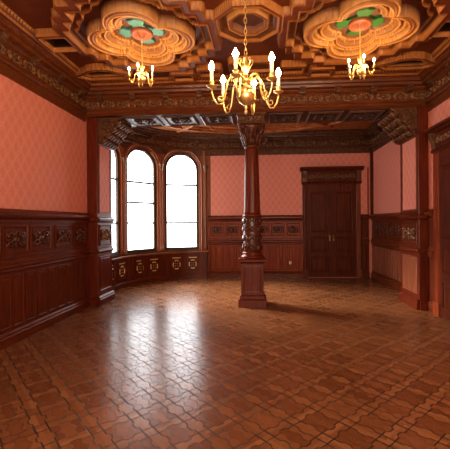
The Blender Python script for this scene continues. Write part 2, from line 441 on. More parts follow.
# slender shafts between the windows
for a, lab in ((0.5*(WINS[0]+WINS[1]), 'slender turned wood shaft between the first and second bay windows'),
               (0.5*(WINS[1]+WINS[2]), 'slender turned wood shaft between the second and third bay windows'),
               (WINS[2]-0.335, 'slender turned wood shaft beside the last bay window, against the back wall')):
    p = F_BAY(a, 0.03, 0)
    e = empty('window_shaft', (p[0], p[1], 0.8), lab, 'shaft', 'shafts between the bay windows')
    m = MB(); m.lathe([(0.055, 0.78), (0.055, 0.86), (0.045, 0.88), (0.05, 0.91), (0.034, 0.94), (0.034, 2.96), (0.045, 2.98)], 10, p[:2])
    m.build('shaft', M_TAN if lab.startswith('slender turned wood shaft beside') else M_WIN, e, smooth=True)
    m = MB(); m.lathe([(0.036, 2.97), (0.05, 3.0), (0.045, 3.03), (0.075, 3.13), (0.08, 3.17), (0.05, 3.17)], 10, p[:2])
    m.build('capital', M_GILT, e)

# ------------------------------------------------------------------ wainscot panelling
PAN = [(0, 0), (0, 0.006), (0.010, 0.010), (0.022, 0.001), (0.034, 0.001), (0.055, 0.005)]
CPAN = [(0, 0), (0, 0.014), (0.014, 0.018), (0.030, 0.003)]
def wainscot(fr, s0, s1, label, carved, low, matf=None, matp=None, base=(0, 0, 0)):
    matf = matf or M_PAN; matp = matp or M_PAN
    e = empty('wainscot_panelling', base, label, 'wainscot', 'mahogany wainscot runs')
    m = MB(fr); m.box(s0, s1, 0, 0.03, 0.0, 1.70); m.build('backing_board', matf, e)
    m = MB(fr); m.prof(s0, s1, [(0.0, 0), (0.065, 0), (0.065, 0.11), (0.05, 0.13), (0.055, 0.15), (0.035, 0.175), (0.0, 0.175)])
    m.build('skirting', M_PANH, e)
    m = MB(fr); m.prof(s0, s1, [(0.0, 0.93), (0.04, 0.93), (0.055, 0.95), (0.05, 0.975), (0.07, 1.0), (0.07, 1.03), (0.045, 1.05), (0.045, 1.10), (0.0, 1.12)])
    m.build('middle_rail', M_PANH, e)
    m = MB(fr); m.prof(s0, s1, [(0.0, 1.56), (0.045, 1.57), (0.05, 1.61), (0.10, 1.645), (0.115, 1.67), (0.115, 1.70), (0.09, 1.72), (0.05, 1.75), (0.0, 1.75)])
    m.build('cap_rail', M_PANH, e)
    for a, b in carved:
        m = MB(fr); m.panel(a, b, 1.17, 1.53, 0.03, CPAN)
        p = m.build('carved_panel', matf, e)
        m = MB(fr); ornament(m, 0.5*(a+b), 1.35, (b-a)-0.07, 0.27, 0.036)
        m.build('carving', M_CARVR, p, smooth=True)
    for a, b in low:
        m = MB(fr); m.panel(a, b, 0.215, 0.89, 0.03, PAN); m.build('lower_panel', matp, e)
    return e
def runs(a, b, n, gap):
    w = (b-a)/n; return [(a+i*w+gap/2, a+(i+1)*w-gap/2) for i in range(n)]
wainscot(F_LEFT, 1.3, 6.345, 'long dark mahogany wainscot with carved panels along the left wall',
         [(y-0.235, y+0.235) for y in (1.65, 2.22, 2.79, 3.36, 3.9, 4.42, 4.95, 5.55)]+[(5.86, 6.28)], runs(1.35, 6.35, 20, 0.04), base=(XL, 3.8, 0))
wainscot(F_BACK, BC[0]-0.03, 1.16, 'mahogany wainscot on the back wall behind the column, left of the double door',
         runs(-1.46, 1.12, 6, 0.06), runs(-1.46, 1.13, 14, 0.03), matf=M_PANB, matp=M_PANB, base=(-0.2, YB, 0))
wainscot(F_BACK, 2.77, XRA-0.12, 'narrow strip of wainscot on the back wall right of the double door',
         [], [(2.80, 2.95)], base=(2.93, YB, 0))
wainscot(F_ALCR, YBM1, YB, 'mahogany wainscot with carved panels and lighter lower boards on the alcove side wall',
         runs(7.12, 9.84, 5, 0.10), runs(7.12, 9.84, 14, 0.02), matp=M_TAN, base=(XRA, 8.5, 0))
wainscot(F_RIGHT, 6.05, 6.245, 'short piece of wainscot between the right pilaster and the side door',
         [], [(6.07, 6.225)], base=(XR, 6.17, 0))

# corner posts and picture strips
m = MB(); m.box(3.03, XRA, YB-0.06, YB, 1.75, 3.62)
tag(m.build('corner_post', M_DOOR, origin=(3.06, YB, 1.75)), 'dark wood corner strip where the back wall meets the alcove wall', 'trim')
m = MB(F_BACK); m.box(-1.63, -1.55, 0, 0.05, 1.75, 3.62)
tag(m.build('corner_post', M_WIN, origin=(-1.6, YB, 1.75)), 'brown wood strip between the last bay window and the back wallpaper', 'trim')
m = MB(F_BACK); m.box(2.955, 2.985, 0, 0.03, 1.75, 3.05)
tag(m.build('picture_strip', M_TAN, origin=(2.97, YB, 1.75)), 'thin light wood strip on the red wallpaper right of the double door', 'trim')

# ------------------------------------------------------------------ pilasters
def pilaster(sg, xin, xw, y0, y1, label, group):
    """sg +1: faces +x (left one)"""
    e = empty('pilaster', (xin, y0, 0), label, 'pilaster', group)
    m = MB(); m.box(min(xin, xw), max(xin, xw), y0, y1, 0, 3.56); m.build('shaft', M_RED, e, bevel=0.008)
    fr = (lambda s, d, z: (xin+sg*d, s, z))
    ex = lambda pr: pr
    def band(name, pr, mat):
        m = MB(fr); m.prof(y0-0.0, y1, pr)
        f2 = lambda s, d, z: (s, y0-d, z)
        m.mp = f2; m.prof(min(xin+sg*0.0, xw), max(xin+sg*0.0, xw), pr)
        dm = max(d for d, z in pr)
        return m.build(name, mat, e)
    band('skirting', [(0, 0), (0.05, 0), (0.05, 0.11), (0.035, 0.13), (0.04, 0.15), (0.015, 0.18), (0, 0.18)], M_RED)
    band('cap_rail', [(0, 1.57), (0.02, 1.58), (0.045, 1.61), (0.05, 1.64), (0.03, 1.66), (0.0, 1.68)], M_PANH)
    band('middle_rail', [(0, 0.98), (0.02, 0.99), (0.03, 1.02), (0.02, 1.06), (0.0, 1.07)], M_PANH)
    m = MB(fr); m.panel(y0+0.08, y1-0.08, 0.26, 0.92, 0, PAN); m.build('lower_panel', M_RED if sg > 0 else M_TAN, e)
    m = MB(fr); m.panel(y0+0.06, y1-0.06, 1.13, 1.53, 0, CPAN); p = m.build('carved_panel', M_PAN, e)
    m = MB(fr); ornament(m, 0.5*(y0+y1), 1.33, y1-y0-0.22, 0.28, 0.006); m.build('carving', M_GILT, p, smooth=True)
    m = MB(fr); m.panel(y0+0.06, y1-0.10, 1.74, 3.10, 0, [(0, 0), (0, 0.014), (0.02, 0.014), (0.03, 0.004)], cap=False)
    p = m.build('panel_moulding', M_TAN, e)
    m = MB(fr); m.box(y0+0.07, y1-0.11, -0.002, 0.006, 1.75, 3.09); m.build('wallpaper_panel', M_WP, e)
    return e
pilaster(1, -3.06, XL, 6.40, 7.05, 'mahogany pilaster with carved panel at the left end of the beam', 'pilasters carrying the beam')
pilaster(-1, 2.76, XR, 6.30, 7.10, 'mahogany pilaster with carved panel at the right end of the beam', 'pilasters carrying the beam')

def corbel(sg, xin, y0, y1, label):
    e = empty('corbel', (xin, 0.5*(y0+y1), 3.0), label, 'corbel', 'carved corbels under the beam')
    fr = lambda s, d, z: (xin+sg*d, s, z)
    m = MB(fr)
    pr = [(0, 3.04), (0.05, 3.06), (0.07, 3.12), (0.11, 3.13), (0.14, 3.20), (0.19, 3.22), (0.22, 3.30), (0.28, 3.32), (0.31, 3.41), (0.38, 3.43), (0.40, 3.50), (0.45, 3.51), (0.45, ZBM), (0, ZBM)]
    m.prof(y0, y1, pr); m.build('console', M_CARV, e)
    for (d0, z0, d1, z1) in ((0.06, 3.09, 0.12, 3.17), (0.15, 3.20, 0.21, 3.29), (0.24, 3.31, 0.31, 3.40), (0.33, 3.42, 0.41, 3.50)):
        m = MB(fr); n = 5
        for i in range(n):
            s = y0+(i+0.5)*(y1-y0)/n; w = 0.42*(y1-y0)/n
            m.tube([(s, d0-0.03, z0-0.01), (s, d0+0.015, z0), (s, d1+0.02, z1-0.03), (s, d1+0.01, z1)], [w*0.5, w*0.9, w, w*0.7], 6)
        m.build('leaf_row', M_CARV, e, smooth=True)
    # side scroll facing the viewer
    m = MB()
    pts = []
    for k in range(26):
        t = k/25; a = t*PI*3.2; r = 0.12*(1-0.75*t)
        pts.append((xin+sg*(0.17+r*cos(a)), y0-0.012, 3.40+r*sin(a)))
    m.tube(pts, 0.018, 5)
    for k in range(4):
        m.blob((xin+sg*(0.05+0.08*k), y0-0.005, 3.14+0.085*k), (0.035, 0.02, 0.035), 7, 4)
    m.build('scroll', M_CARV, e, smooth=True)
corbel(1, -3.06, 6.43, 7.02, 'carved wood corbel on the left pilaster')
corbel(-1, 2.76, 6.33, 7.06, 'carved wood corbel on the right pilaster')

# ------------------------------------------------------------------ beam and cornices
e = empty('ceiling_beam', (XC, YBM0, ZBM), 'dark wood beam spanning the room above the column', 'beam', None, 'structure')
m = MB(); m.box(XL, XR, YBM0, YBM1, ZBM+0.01, 4.4); m.build('beam_body', M_BEAM, e)
for a, b in ((-2.60, -0.44), (0.12, 2.30)):
    m = MB(F_SOFF); m.box(a, b, -0.012, 0.0, YBM0+0.01, YBM1-0.01)
    n = 3; w = (b-a)/n
    for i in range(n):
        m.panel(a+i*w+0.05, a+(i+1)*w-0.05, YBM0+0.07, YBM1-0.07, 0, [(0, 0), (0, 0.02), (0.03, 0.035), (0.06, 0.012), (0.09, 0.004)])
        ornament(m, a+(i+0.5)*w, 0.5*(YBM0+YBM1), w-0.35, 0.45, 0.004)
    m.build('soffit', M_SOFF, e)

CORN = [(0.0, 3.45), (0.022, 3.45), (0.022, 3.585), (0.055, 3.595), (0.07, 3.62), (0.055, 3.645), (0.035, 3.65), (0.035, 3.845), (0.055, 3.855),
        (0.075, 3.875), (0.075, 3.90), (0.14, 3.915), (0.15, 3.955), (0.19, 3.965), (0.20, 4.0), (0.23, 4.03), (0.235, 4.07), (0.0, 4.07)]
def cornice(fr, s0, s1, label, us=1.0, n=1, base=(0, 0, 0), strip=True, mats=None):
    e = empty('cornice', base, label, 'cornice', 'carved wood cornices', 'structure')
    pr = CORN if strip else [(0.0, ZBM)]+[(d, z) for d, z in CORN[3:]]
    m = MB(fr); m.prof(s0, s1, pr, n); m.build('moulding', mats or M_BEAM, e)
    m = MB(fr); frieze_run(m, s0, s1, 3.75, 0.20, 0.036, 0.30, us); m.build('carved_frieze', M_GILT, e, smooth=True)
    k = round((s1-s0)/us/0.62); st = (s1-s0)/k
    for i in range(k):
        c = s0+(i+0.5)*st
        m = MB(fr)
        hw = 0.05*us
        m.prof(c-hw, c+hw, [(0.03, 3.80), (0.075, 3.81), (0.10, 3.83), (0.105, 3.86), (0.13, 3.875), (0.145, 3.90), (0.145, 3.94), (0.03, 3.94)])
        m.build('modillion', M_CARV, e)
    return e
cornice(F_LEFT, 1.3, YBM0, 'carved cornice along the left wall under the coffered ceiling', base=(XL, 4, 3.45))
cornice(F_RIGHT, 1.3, YBM0, 'carved cornice along the right wall above the side door', base=(XR, 4, 3.45))
cornice(F_BEAM, XL+0.02, XR-0.02, 'carved cornice along the front face of the beam', strip=False, base=(XC, YBM0, ZBM))
cornice(F_BACK, BC[0], XRA, 'carved cornice on the back wall of the alcove above the double door', base=(0.8, YB, 3.45), mats=M_CARV)
cornice(F_ALCR, YBM1, YB, 'carved cornice on the alcove side wall at the right', base=(XRA, 8.5, 3.45), mats=M_CARV)
cornice(F_BAY, 0.0, BAYEND, 'curved carved cornice above the bay windows', us=1/RB, n=40, base=F_BAY(0.9, 0, 3.45), mats=M_CARV)

# ------------------------------------------------------------------ alcove ceiling
m = MB(); m.box(-4.1, 3.5, YBM1-0.02, 10.3, 4.06, 4.12)
e = m.build('ceiling_alcove', M_ALC, kind='structure', label='wood ceiling of the alcove with curved ribs')
def rib(path, w, h, mat, name='rib'):
    mb = MB(); n = len(path)
    loops = []
    for i, p in enumerate(path):
        p = Vector((p[0], p[1])); a = Vector(path[max(i-1, 0)][:2]); b = Vector(path[min(i+1, n-1)][:2])
        t = (b-a).normalized(); q = Vector((-t.y, t.x))
        pr = [(-w, 4.07), (-w, 4.06-h*0.4), (-w*0.55, 4.06-h*0.5), (-w*0.4, 4.06-h), (w*0.4, 4.06-h), (w*0.55, 4.06-h*0.5), (w, 4.06-h*0.4), (w, 4.07)]
        loops.append([(p.x+q.x*d, p.y+q.y*d, z) for d, z in pr])
    mb.rings(loops, True)
    return mb.build(name, mat, e)
for ax, ay, w, h in ((2.75, 2.35, 0.10, 0.10), (2.25, 1.85, 0.07, 0.07)):
    rib([(XC+ax*cos(PI*i/48), 7.15+ay*sin(PI*i/48)) for i in range(49)], w, h, M_ALC)
for sx in (-1, 1):
    rib([(XC+sx*0.25, 7.15), (XC+sx*1.15, 8.2), (XC+sx*2.0, 9.1)], 0.09, 0.12, M_ALC)
    rib([(XC+sx*1.1, 7.12), (XC+sx*1.1, 9.0)], 0.06, 0.09, M_ALC)
rib([(XC, 7.12), (XC, 9.6)], 0.08, 0.11, M_ALC)
rib([(-2.9, 8.2), (2.9, 8.2)], 0.06, 0.09, M_ALC)

# ------------------------------------------------------------------ coffered main ceiling (relief surface)
def sd_poly(P, X, Y):
    d = np.full(X.shape, 1e9); s = np.ones(X.shape); n = len(P)
    for i in range(n):
        ax, ay = P[i]; bx, by = P[i-1]
        ex, ey = bx-ax, by-ay; wx, wy = X-ax, Y-ay
        t = np.clip((wx*ex+wy*ey)/(ex*ex+ey*ey), 0, 1)
        d = np.minimum(d, (wx-ex*t)**2+(wy-ey*t)**2)
        c1 = Y >= ay; c2 = Y < by; c3 = ex*wy > ey*wx
        flip = (c1 & c2 & c3) | (~c1 & ~c2 & ~c3); s = np.where(flip, -s, s)
    return s*np.sqrt(d)
G = 0.009
X0, X1, Y0, Y1 = XL+0.19, XR-0.19, 2.9, YBM0-0.20
nx = int((X1-X0)/G)+1; ny = int((Y1-Y0)/G)+1
gx = np.linspace(X0, X1, nx); gy = np.linspace(Y0, Y1, ny)
GX, GY = np.meshgrid(gx, gy)
CX = -0.135; MDX, MDY = 1.42, 4.56            # medallion centres at CX +- MDX
U = np.abs(GX-CX); A = np.abs(U-MDX); B = np.abs(GY-MDY)
def quatre(a, b, off, r):
    return np.minimum(np.minimum(np.hypot(a-off, b)-r, np.hypot(a, b-off)-r), np.maximum(a, b)-off*0.9)
PSI = np.arctan2(np.minimum(A, B), np.maximum(A, B)); OFF, RQ = 0.36, 0.345
RAD = np.hypot(A, B); RMAX = OFF*np.cos(PSI)+np.sqrt(RQ**2-(OFF*np.sin(PSI))**2)
SQ = (RAD/RMAX-1.0)*0.60
stair = [(0.97, 0), (0.97, 0.34), (0.86, 0.34), (0.86, 0.52), (0.72, 0.52), (0.72, 0.72), (0.52, 0.72), (0.52, 0.86), (0.34, 0.86), (0.34, 0.97), (0, 0.97)]
full = stair+[(-x, y) for x, y in reversed(stair[:-1])]+[(-x, -y) for x, y in stair[1:]]+[(x, -y) for x, y in reversed(stair[1:-1])]
SS = sd_poly(full, U-MDX, GY-MDY)
octg = [(0.40*cos(PI/8+i*PI/4), 0.40*sin(PI/8+i*PI/4)) for i in range(8)]
SO = sd_poly(octg, GX-CX, GY-4.36)
SO2 = sd_poly([(x*0.60, y*0.60) for x, y in octg], GX-CX, GY-4.36)
ED = np.minimum(np.minimum(GX-X0, X1-GX), Y1-GY)              # distance to the cornice
og = [(0.0, 0.20), (0.16, 0.17), (0.28, 0.08), (0.44, 0.0), (0.28, -0.13), (-0.28, -0.13), (-0.44, 0.0), (-0.28, 0.08), (-0.16, 0.17)]
SG = sd_poly(og, (U-2.45)*1.0, -(GY-5.66))
SB = sd_poly([(0.17, 0.17), (-0.17, 0.17), (-0.17, -0.17), (0.17, -0.17)], U-2.60, GY-4.62)
SB2 = sd_poly([(0.30, 0.14), (-0.30, 0.14), (-0.30, -0.14), (0.30, -0.14)], U-0.0, GY-5.55)
SB3 = sd_poly([(0.16, 0.10), (-0.16, 0.10), (-0.16, -0.10), (0.16, -0.10)], U-1.15, GY-5.84)
SB4 = sd_poly([(0.16, 0.10), (-0.16, 0.10), (-0.16, -0.10), (0.16, -0.10)], U-0.68, GY-5.70)
H = np.full(GX.shape, ZC)
C = np.zeros(GX.shape+(3,)); C[:] = (0.24, 0.07, 0.024)
GOLD2 = np.array((0.60, 0.26, 0.08)); GOLD = np.array((0.80, 0.42, 0.14)); PEACH = np.array((0.72, 0.34, 0.13)); DARK = np.array((0.035, 0.016, 0.008)); ORG = np.array((0.42, 0.17, 0.06)); MAUVE = np.array((0.30, 0.15, 0.12)); RED = np.array((0.21, 0.058, 0.021))
bead = (np.sin(2*PI*GX/0.055)*np.sin(2*PI*GY/0.055) > -0.55)
def put(mask, dz=None, c=None, absz=None):
    if dz is not None: H[mask] += dz
    if absz is not None: H[mask] = absz
    if c is not None: C[mask] = c
def ribline(S, w, drop, c=None, gold=True):
    put(np.abs(S) < w, -drop, c)
    if gold: put(np.abs(np.abs(S)-w) < 0.009, None, GOLD2*0.6); put((np.abs(np.abs(S)-w) < 0.009) & bead, None, GOLD2)
ribline(ED-0.05, 0.03, 0.03)
outside = (SS > 0.05) & (ED > 0.10)
put(outside, 0.05, RED)
put((SS > 0.05) & (ED > 0.10) & (ED < 0.135) & bead, None, GOLD)
put(np.abs(SS) < 0.055, -0.06, np.array((0.25, 0.072, 0.024)))
put(np.abs(SS-0.055) < 0.010, None, GOLD2*0.6); put((np.abs(SS-0.055) < 0.010) & bead, None, GOLD2); put(np.abs(SS+0.055) < 0.013, -0.02, GOLD2)
put((SS < -0.07) & (SS > -0.16), 0.02, ORG*0.6); put(np.abs(SS+0.165) < 0.012, -0.03, GOLD2)
put((SS < -0.17), 0.05, np.array((0.24, 0.085, 0.042)))
for S, d1, cc in ((SO, 0.05, ORG*0.7), (SB, 0.09, DARK), (SG, 0.06, RED), (SB2, 0.06, ORG*0.55), (SB3, 0.06, RED), (SB4, 0.06, RED)):
    put(S < 0.05, absz=ZC-0.05, c=np.array((0.25, 0.072, 0.024)))
    put(np.abs(S-0.05) < 0.009, None, GOLD2*0.6); put((np.abs(S-0.05) < 0.009) & bead, None, GOLD2)
    put(S < 0, absz=ZC-0.05+d1*0.6, c=cc*0.8); put(np.abs(S) < 0.012, -0.014, GOLD2)
    put(S < -0.05, absz=ZC-0.05+d1*1.5, c=cc)
put(np.abs(SO2) < 0.03, absz=ZC-0.03, c=ORG); put(np.abs(SO2-0.03) < 0.012, -0.01, GOLD)
put(SO2 < -0.03, absz=ZC+0.05, c=MAUVE*0.8)
inner = SG < -0.05
put(inner, absz=ZC+0.03, c=DARK*2); put(np.abs(SG+0.05) < 0.012, absz=ZC-0.02, c=GOLD*0.8)
# medallions: stepped quatrefoil
med = SQ < 0.005
put(SQ < 0.005, absz=ZC-0.085, c=PEACH)
put((SQ < 0.005) & (SQ > -0.015), absz=ZC-0.10, c=GOLD)
put(np.abs(SQ+0.05) < 0.012, -0.012, ORG); put(np.abs(SQ+0.092) < 0.012, -0.015, GOLD)
put(SQ < -0.10, absz=ZC-0.01, c=ORG*0.6); put((np.abs(SQ+0.125) < 0.018), absz=ZC-0.04, c=ORG); put((np.abs(SQ+0.125) < 0.018) & bead, c=GOLD)
put(SQ < -0.175, absz=ZC-0.025, c=PEACH*0.6); put(np.abs(SQ+0.185) < 0.012, -0.014, GOLD)
put(SQ < -0.24, absz=ZC+0.05, c=ORG*0.5); put((np.abs(SQ+0.262) < 0.016), absz=ZC+0.025, c=ORG); put((np.abs(SQ+0.262) < 0.016) & bead, c=GOLD)
put(SQ < -0.30, absz=ZC+0.075, c=MAUVE*0.9)
fm = med[:-1, :-1] | med[1:, :-1] | med[:-1, 1:] | med[1:, 1:]
def relief(name, fmask, mat, parent=None, origin=(0, 0, 0), kind=None):
    idx = np.argwhere(fmask); a = idx[:, 0]*nx+idx[:, 1]
    quads = np.stack([a, a+nx, a+nx+1, a+1], 1)            # faces look down
    used, inv = np.unique(quads, return_inverse=True); inv = inv.reshape(quads.shape)
    P = np.stack([GX.ravel()[used], GY.ravel()[used], H.ravel()[used]], 1)-np.array(origin)
    me = bpy.data.meshes.new(name); me.from_pydata(P.tolist(), [], inv.tolist())
    at = me.color_attributes.new('tone', 'FLOAT_COLOR', 'POINT')
    cc = np.concatenate([C.reshape(-1, 3)[used], np.ones((len(used), 1))], 1).astype(np.float32)
    at.data.foreach_set('color', cc.ravel()); me.materials.append(mat)
    me.polygons.foreach_set('use_smooth', [True]*len(me.polygons))
    o = bpy.data.objects.new(name, me); col.objects.link(o)
    if parent: o.parent = parent; o.location = Vector(origin)-wpos(parent)
    else: o.location = origin
    return tag(o, kind=kind)
relief('ceiling', ~fm, M_CEIL, kind='structure')['label'] = 'coffered wood ceiling with gilt beading'
m = MB(); m.box(XL, XR, YF, Y0+0.02, ZC, ZC+0.05); m.build('ceiling_rear', M_BEAM, kind='structure')
half = GX[:-1, :-1] < CX
for sx, mat, cn in ((-1, M_TEAL, 'teal'), (1, M_GREEN, 'green')):
    cx = CX+sx*MDX
    e = empty('ceiling_medallion', (cx, MDY, ZC), 'carved quatrefoil ceiling medallion with a %s painted ornament' % cn, 'ceiling medallion', 'quatrefoil ceiling medallions', 'thing')
    relief('rim', fm & (half if sx < 0 else ~half), M_CEIL, e, (cx, MDY, ZC))
    m = MB(); lo = []
    arm = [(0.10, -0.10), (0.17, -0.06), (0.21, -0.10), (0.27, -0.105), (0.285, -0.04), (0.31, 0.0), (0.285, 0.04), (0.27, 0.105), (0.21, 0.10), (0.17, 0.06)]
    out = [(p*cos(q*PI/2)-r*sin(q*PI/2), p*sin(q*PI/2)+r*cos(q*PI/2)) for q in range(4) for p, r in arm]
    for zz, sc in ((ZC+0.073, 1.0), (ZC+0.040, 1.0), (ZC+0.032, 0.95)):
        lo.append([(cx+sc*p, MDY+sc*r, zz) for p, r in out])
    m.rings(lo); m.build('painted_ornament', mat, e)
    m = MB(); m.lathe([(0.145, ZC+0.06), (0.145, ZC+0.01), (0.13, ZC-0.01), (0.11, ZC), (0.085, ZC+0.025), (0.055, ZC+0.01), (0.03, ZC-0.035), (0.012, ZC-0.05)], 24, (cx, MDY))
    m.build('boss', M_BOSS, e, smooth=True)

# ------------------------------------------------------------------ carved column
e = empty('carved_column', (XC, YCOL, 0), 'carved mahogany column on a square pedestal in the middle of the room', 'column')
def sq(pr, mat, name, bevel=0.004):
    m = MB(); m.rings([[(XC-r, YCOL-r, z), (XC+r, YCOL-r, z), (XC+r, YCOL+r, z), (XC-r, YCOL+r, z)] for r, z in pr])
    return m.build(name, mat, e)
sq([(0.255, 0), (0.255, 0.13), (0.245, 0.14), (0.245, 0.145), (0.225, 0.15), (0.225, 0.20), (0.20, 0.225)], M_RED, 'plinth')
pd = sq([(0.205, 0.20), (0.205, 0.80), (0.2, 0.80)], M_RED, 'pedestal')
for a in range(4):
    R_ = Matrix.Rotation(a*PI/2, 3, 'Z')
    m = MB(lambda s, d, z, R_=R_: tuple(Vector((XC, YCOL, 0))+R_ @ Vector((s, -0.204-d, z))))
    m.panel(-0.165, 0.165, 0.26, 0.755, 0, [(0, 0), (0, 0.002), (0.012, 0.004), (0.024, 0.001), (0.05, 0.002)])
    m.build('pedestal_panel', M_RED, pd)
sq([(0.20, 0.79), (0.215, 0.80), (0.225, 0.815), (0.245, 0.825), (0.255, 0.835), (0.255, 0.865), (0.235, 0.885), (0.2, 0.89)], M_RED, 'pedestal_cap')
m = MB(); m.lathe([(0.205, 0.885), (0.21, 0.905), (0.205, 0.93), (0.18, 0.94), (0.175, 0.96), (0.185, 0.98), (0.175, 1.0), (0.15, 1.01)], 28, (XC, YCOL)); m.build('base_torus', M_RED, e, smooth=True)
m = MB(); m.lathe([(0.155, 0.99), (0.16, 1.06), (0.165, 1.2), (0.165, 1.5), (0.16, 1.62), (0.155, 1.66)], 28, (XC, YCOL)); dr = m.build('carved_drum', M_CARVR, e, smooth=True)
mm = MB(lambda s, d, z: (XC+(0.162+d)*cos(s/0.165), YCOL+(0.162+d)*sin(s/0.165), z))
for row, zz in enumerate((1.08, 1.25, 1.42, 1.57)):
    for i in range(8):
        c = 0.165*2*PI*(i+0.5*(row % 2))/8; q = 1 if i % 2 else -1
        pts = [(c+q*0.052*(1-0.7*t)*cos(t*PI*2.2), 0.008, zz+(0.062*(1-0.7*t))*sin(t*PI*2.2)) for t in [k/13 for k in range(14)]]
        mm.tube(pts, [0.015-0.006*k/13 for k in range(14)], 5)
        mm.leaf((c, zz-0.05), PI/2-0.3*q, 0.11, 0.03, 0.004, 0.024)
        mm.blob((c+0.06, 0.006, zz+0.07), (0.018, 0.014, 0.018), 6, 4)
mm.build('carving', M_CARVR, dr, smooth=True)
m = MB(); m.lathe([(0.16, 1.65), (0.178, 1.66), (0.182, 1.68), (0.172, 1.70), (0.155, 1.71), (0.155, 1.725)], 28, (XC, YCOL)); m.build('collar', M_RED, e, smooth=True)
m = MB(); m.lathe([(0.158, 1.715), (0.158, 1.74), (0.152, 1.80), (0.144, 2.1), (0.134, 2.5), (0.123, 2.9), (0.120, 2.96)], 60, (XC, YCOL), 15, 0.02); m.build('shaft', M_RED, e, smooth=True)
m = MB(); m.lathe([(0.12, 2.94), (0.14, 2.955), (0.145, 2.97), (0.135, 2.99), (0.118, 3.0), (0.13, 3.1), (0.16, 3.2), (0.205, 3.3), (0.235, 3.37)], 24, (XC, YCOL)); cp = m.build('capital', M_CARVR, e, smooth=True)
m = MB()
for row, (z0, r0, n) in enumerate(((3.0, 0.125, 8), (3.10, 0.15, 8))):
    for i in range(n):
        a = 2*PI*(i+0.5*row)/n
        pts = [(r0, z0), (r0+0.02, z0+0.08), (r0+0.05, z0+0.16), (r0+0.095, z0+0.19), (r0+0.105, z0+0.165)]
        m.tube([(XC+r*cos(a), YCOL+r*sin(a), z) for r, z in pts], [0.025, 0.042, 0.038, 0.026, 0.012], 6)
for i in range(4):
    a = PI/4+i*PI/2
    m.tube([(XC+(0.25+0.04*cos(t))*cos(a), YCOL+(0.25+0.04*cos(t))*sin(a), 3.315+0.045*sin(t)) for t in [k*0.6 for k in range(11)]], 0.024, 6)
m.build('acanthus_leaves', M_CARVR, cp, smooth=True)
sq([(0.22, 3.35), (0.26, 3.365), (0.26, 3.385), (0.24, 3.40), (0.24, 3.49), (0.27, 3.52), (0.27, 3.558)], M_CARV, 'abacus')
m = MB(lambda s, d, z: (XC+s, YCOL-0.24-d, z)); frieze_run(m, -0.22, 0.22, 3.445, 0.085, 0, 0.15); m.build('abacus_carving', M_GILT, e)

# ------------------------------------------------------------------ radiator bench in the bay
e = empty('radiator_bench', F_BAY(0.9, 0.14, 0), 'curved mahogany radiator bench with gilt grilles under the bay windows', 'bench')
a0, a1 = math.radians(1.5), math.radians(110)
m = MB(F_BAY); m.prof(a0, a1, [(-0.02, 0.06), (0.115, 0.06), (0.115, 0.70), (-0.02, 0.70)], 40); m.build('front_panel', M_PAN, e)
m = MB(F_BAY); m.prof(a0, a1, [(-0.02, 0), (0.14, 0), (0.14, 0.10), (0.125, 0.13), (-0.02, 0.13)], 40); m.build('base', M_PANH, e)
m = MB(F_BAY); m.prof(a0-0.015, a1, [(-0.10, 0.70), (0.13, 0.70), (0.16, 0.715), (0.175, 0.735), (0.17, 0.755), (-0.10, 0.755)], 40); m.build('bench_top', M_WIN, e, smooth=False)
for a in (0.08, 0.68, 0.99, 1.26, 1.58):
    m = MB(F_BAY); m.box(a-0.03, a+0.03, 0.11, 0.135, 0.11, 0.70); m.build('stile', M_PAN, e)
for deg in (13.8, 27.2, 46.5, 59.5, 79.0, 92.5):
    fr = lambda x, d, z, c=math.radians(deg): F_BAY(c+x/RB, d, z)
    m = MB(fr)
    m.panel(-0.165, 0.165, 0.20, 0.63, 0.115, [(0, 0), (0, 0.014), (0.02, 0.016), (0.03, 0.002)])
    g = m.build('grille_panel', M_PAN, e)
    m = MB(fr)
    m.box(-0.12, 0.12, 0.117, 0.128, 0.575, 0.60)
    R = 0.105; zc = 0.40
    for q in range(4):                                   # four arcs and a cross
        t0 = q*PI/2+PI/4
        m.tube([(R*cos(t0+t), 0.122, zc+R*sin(t0+t)*1.1) for t in [0.24+k*0.182 for k in range(7)]], 0.017, 5)
        t1 = q*PI/2+PI/4
        m.tube([(0.03*cos(t1), 0.122, zc+0.03*sin(t1)*1.1), (0.05*cos(t1), 0.122, zc+0.05*sin(t1)*1.1)], 0.008, 5)
    m.build('grille', M_GRIL, g, label='gilt pierced grille')

# ------------------------------------------------------------------ doors
def entablature(fr, s0, s1, z0, z1, parent):
    m = MB(fr); H_ = z1-z0
    m.prof(s0+0.05, s1-0.05, [(0, z0), (0.07, z0), (0.085, z0+0.03), (0.08, z0+0.10*H_), (0.06, z0+0.16*H_), (0.06, z0+0.74*H_), (0.09, z0+0.78*H_), (0, z0+0.78*H_)])
    en = m.build('entablature', M_DOOR, parent)
    m = MB(fr); m.prof(s0, s1, [(0, z0+0.78*H_), (0.10, z0+0.78*H_), (0.13, z0+0.86*H_), (0.165, z0+0.90*H_), (0.175, z1-0.01), (0.16, z1), (0, z1)])
    m.build('cornice_moulding', M_DOOR, en)
    m = MB(fr); frieze_run(m, s0+0.2, s1-0.2, z0+0.46*H_, 0.40*H_, 0.062, 0.24); m.build('carved_frieze', M_GILT, en, smooth=True)
    for c in (s0+0.13, s1-0.13):
        m = MB(fr); m.prof(c-0.055, c+0.055, [(0.05, z0+0.12*H_), (0.08, z0+0.14*H_), (0.09, z0+0.35*H_), (0.13, z0+0.60*H_), (0.135, z0+0.78*H_), (0.05, z0+0.78*H_)])
        m.build('bracket', M_CARV, en)
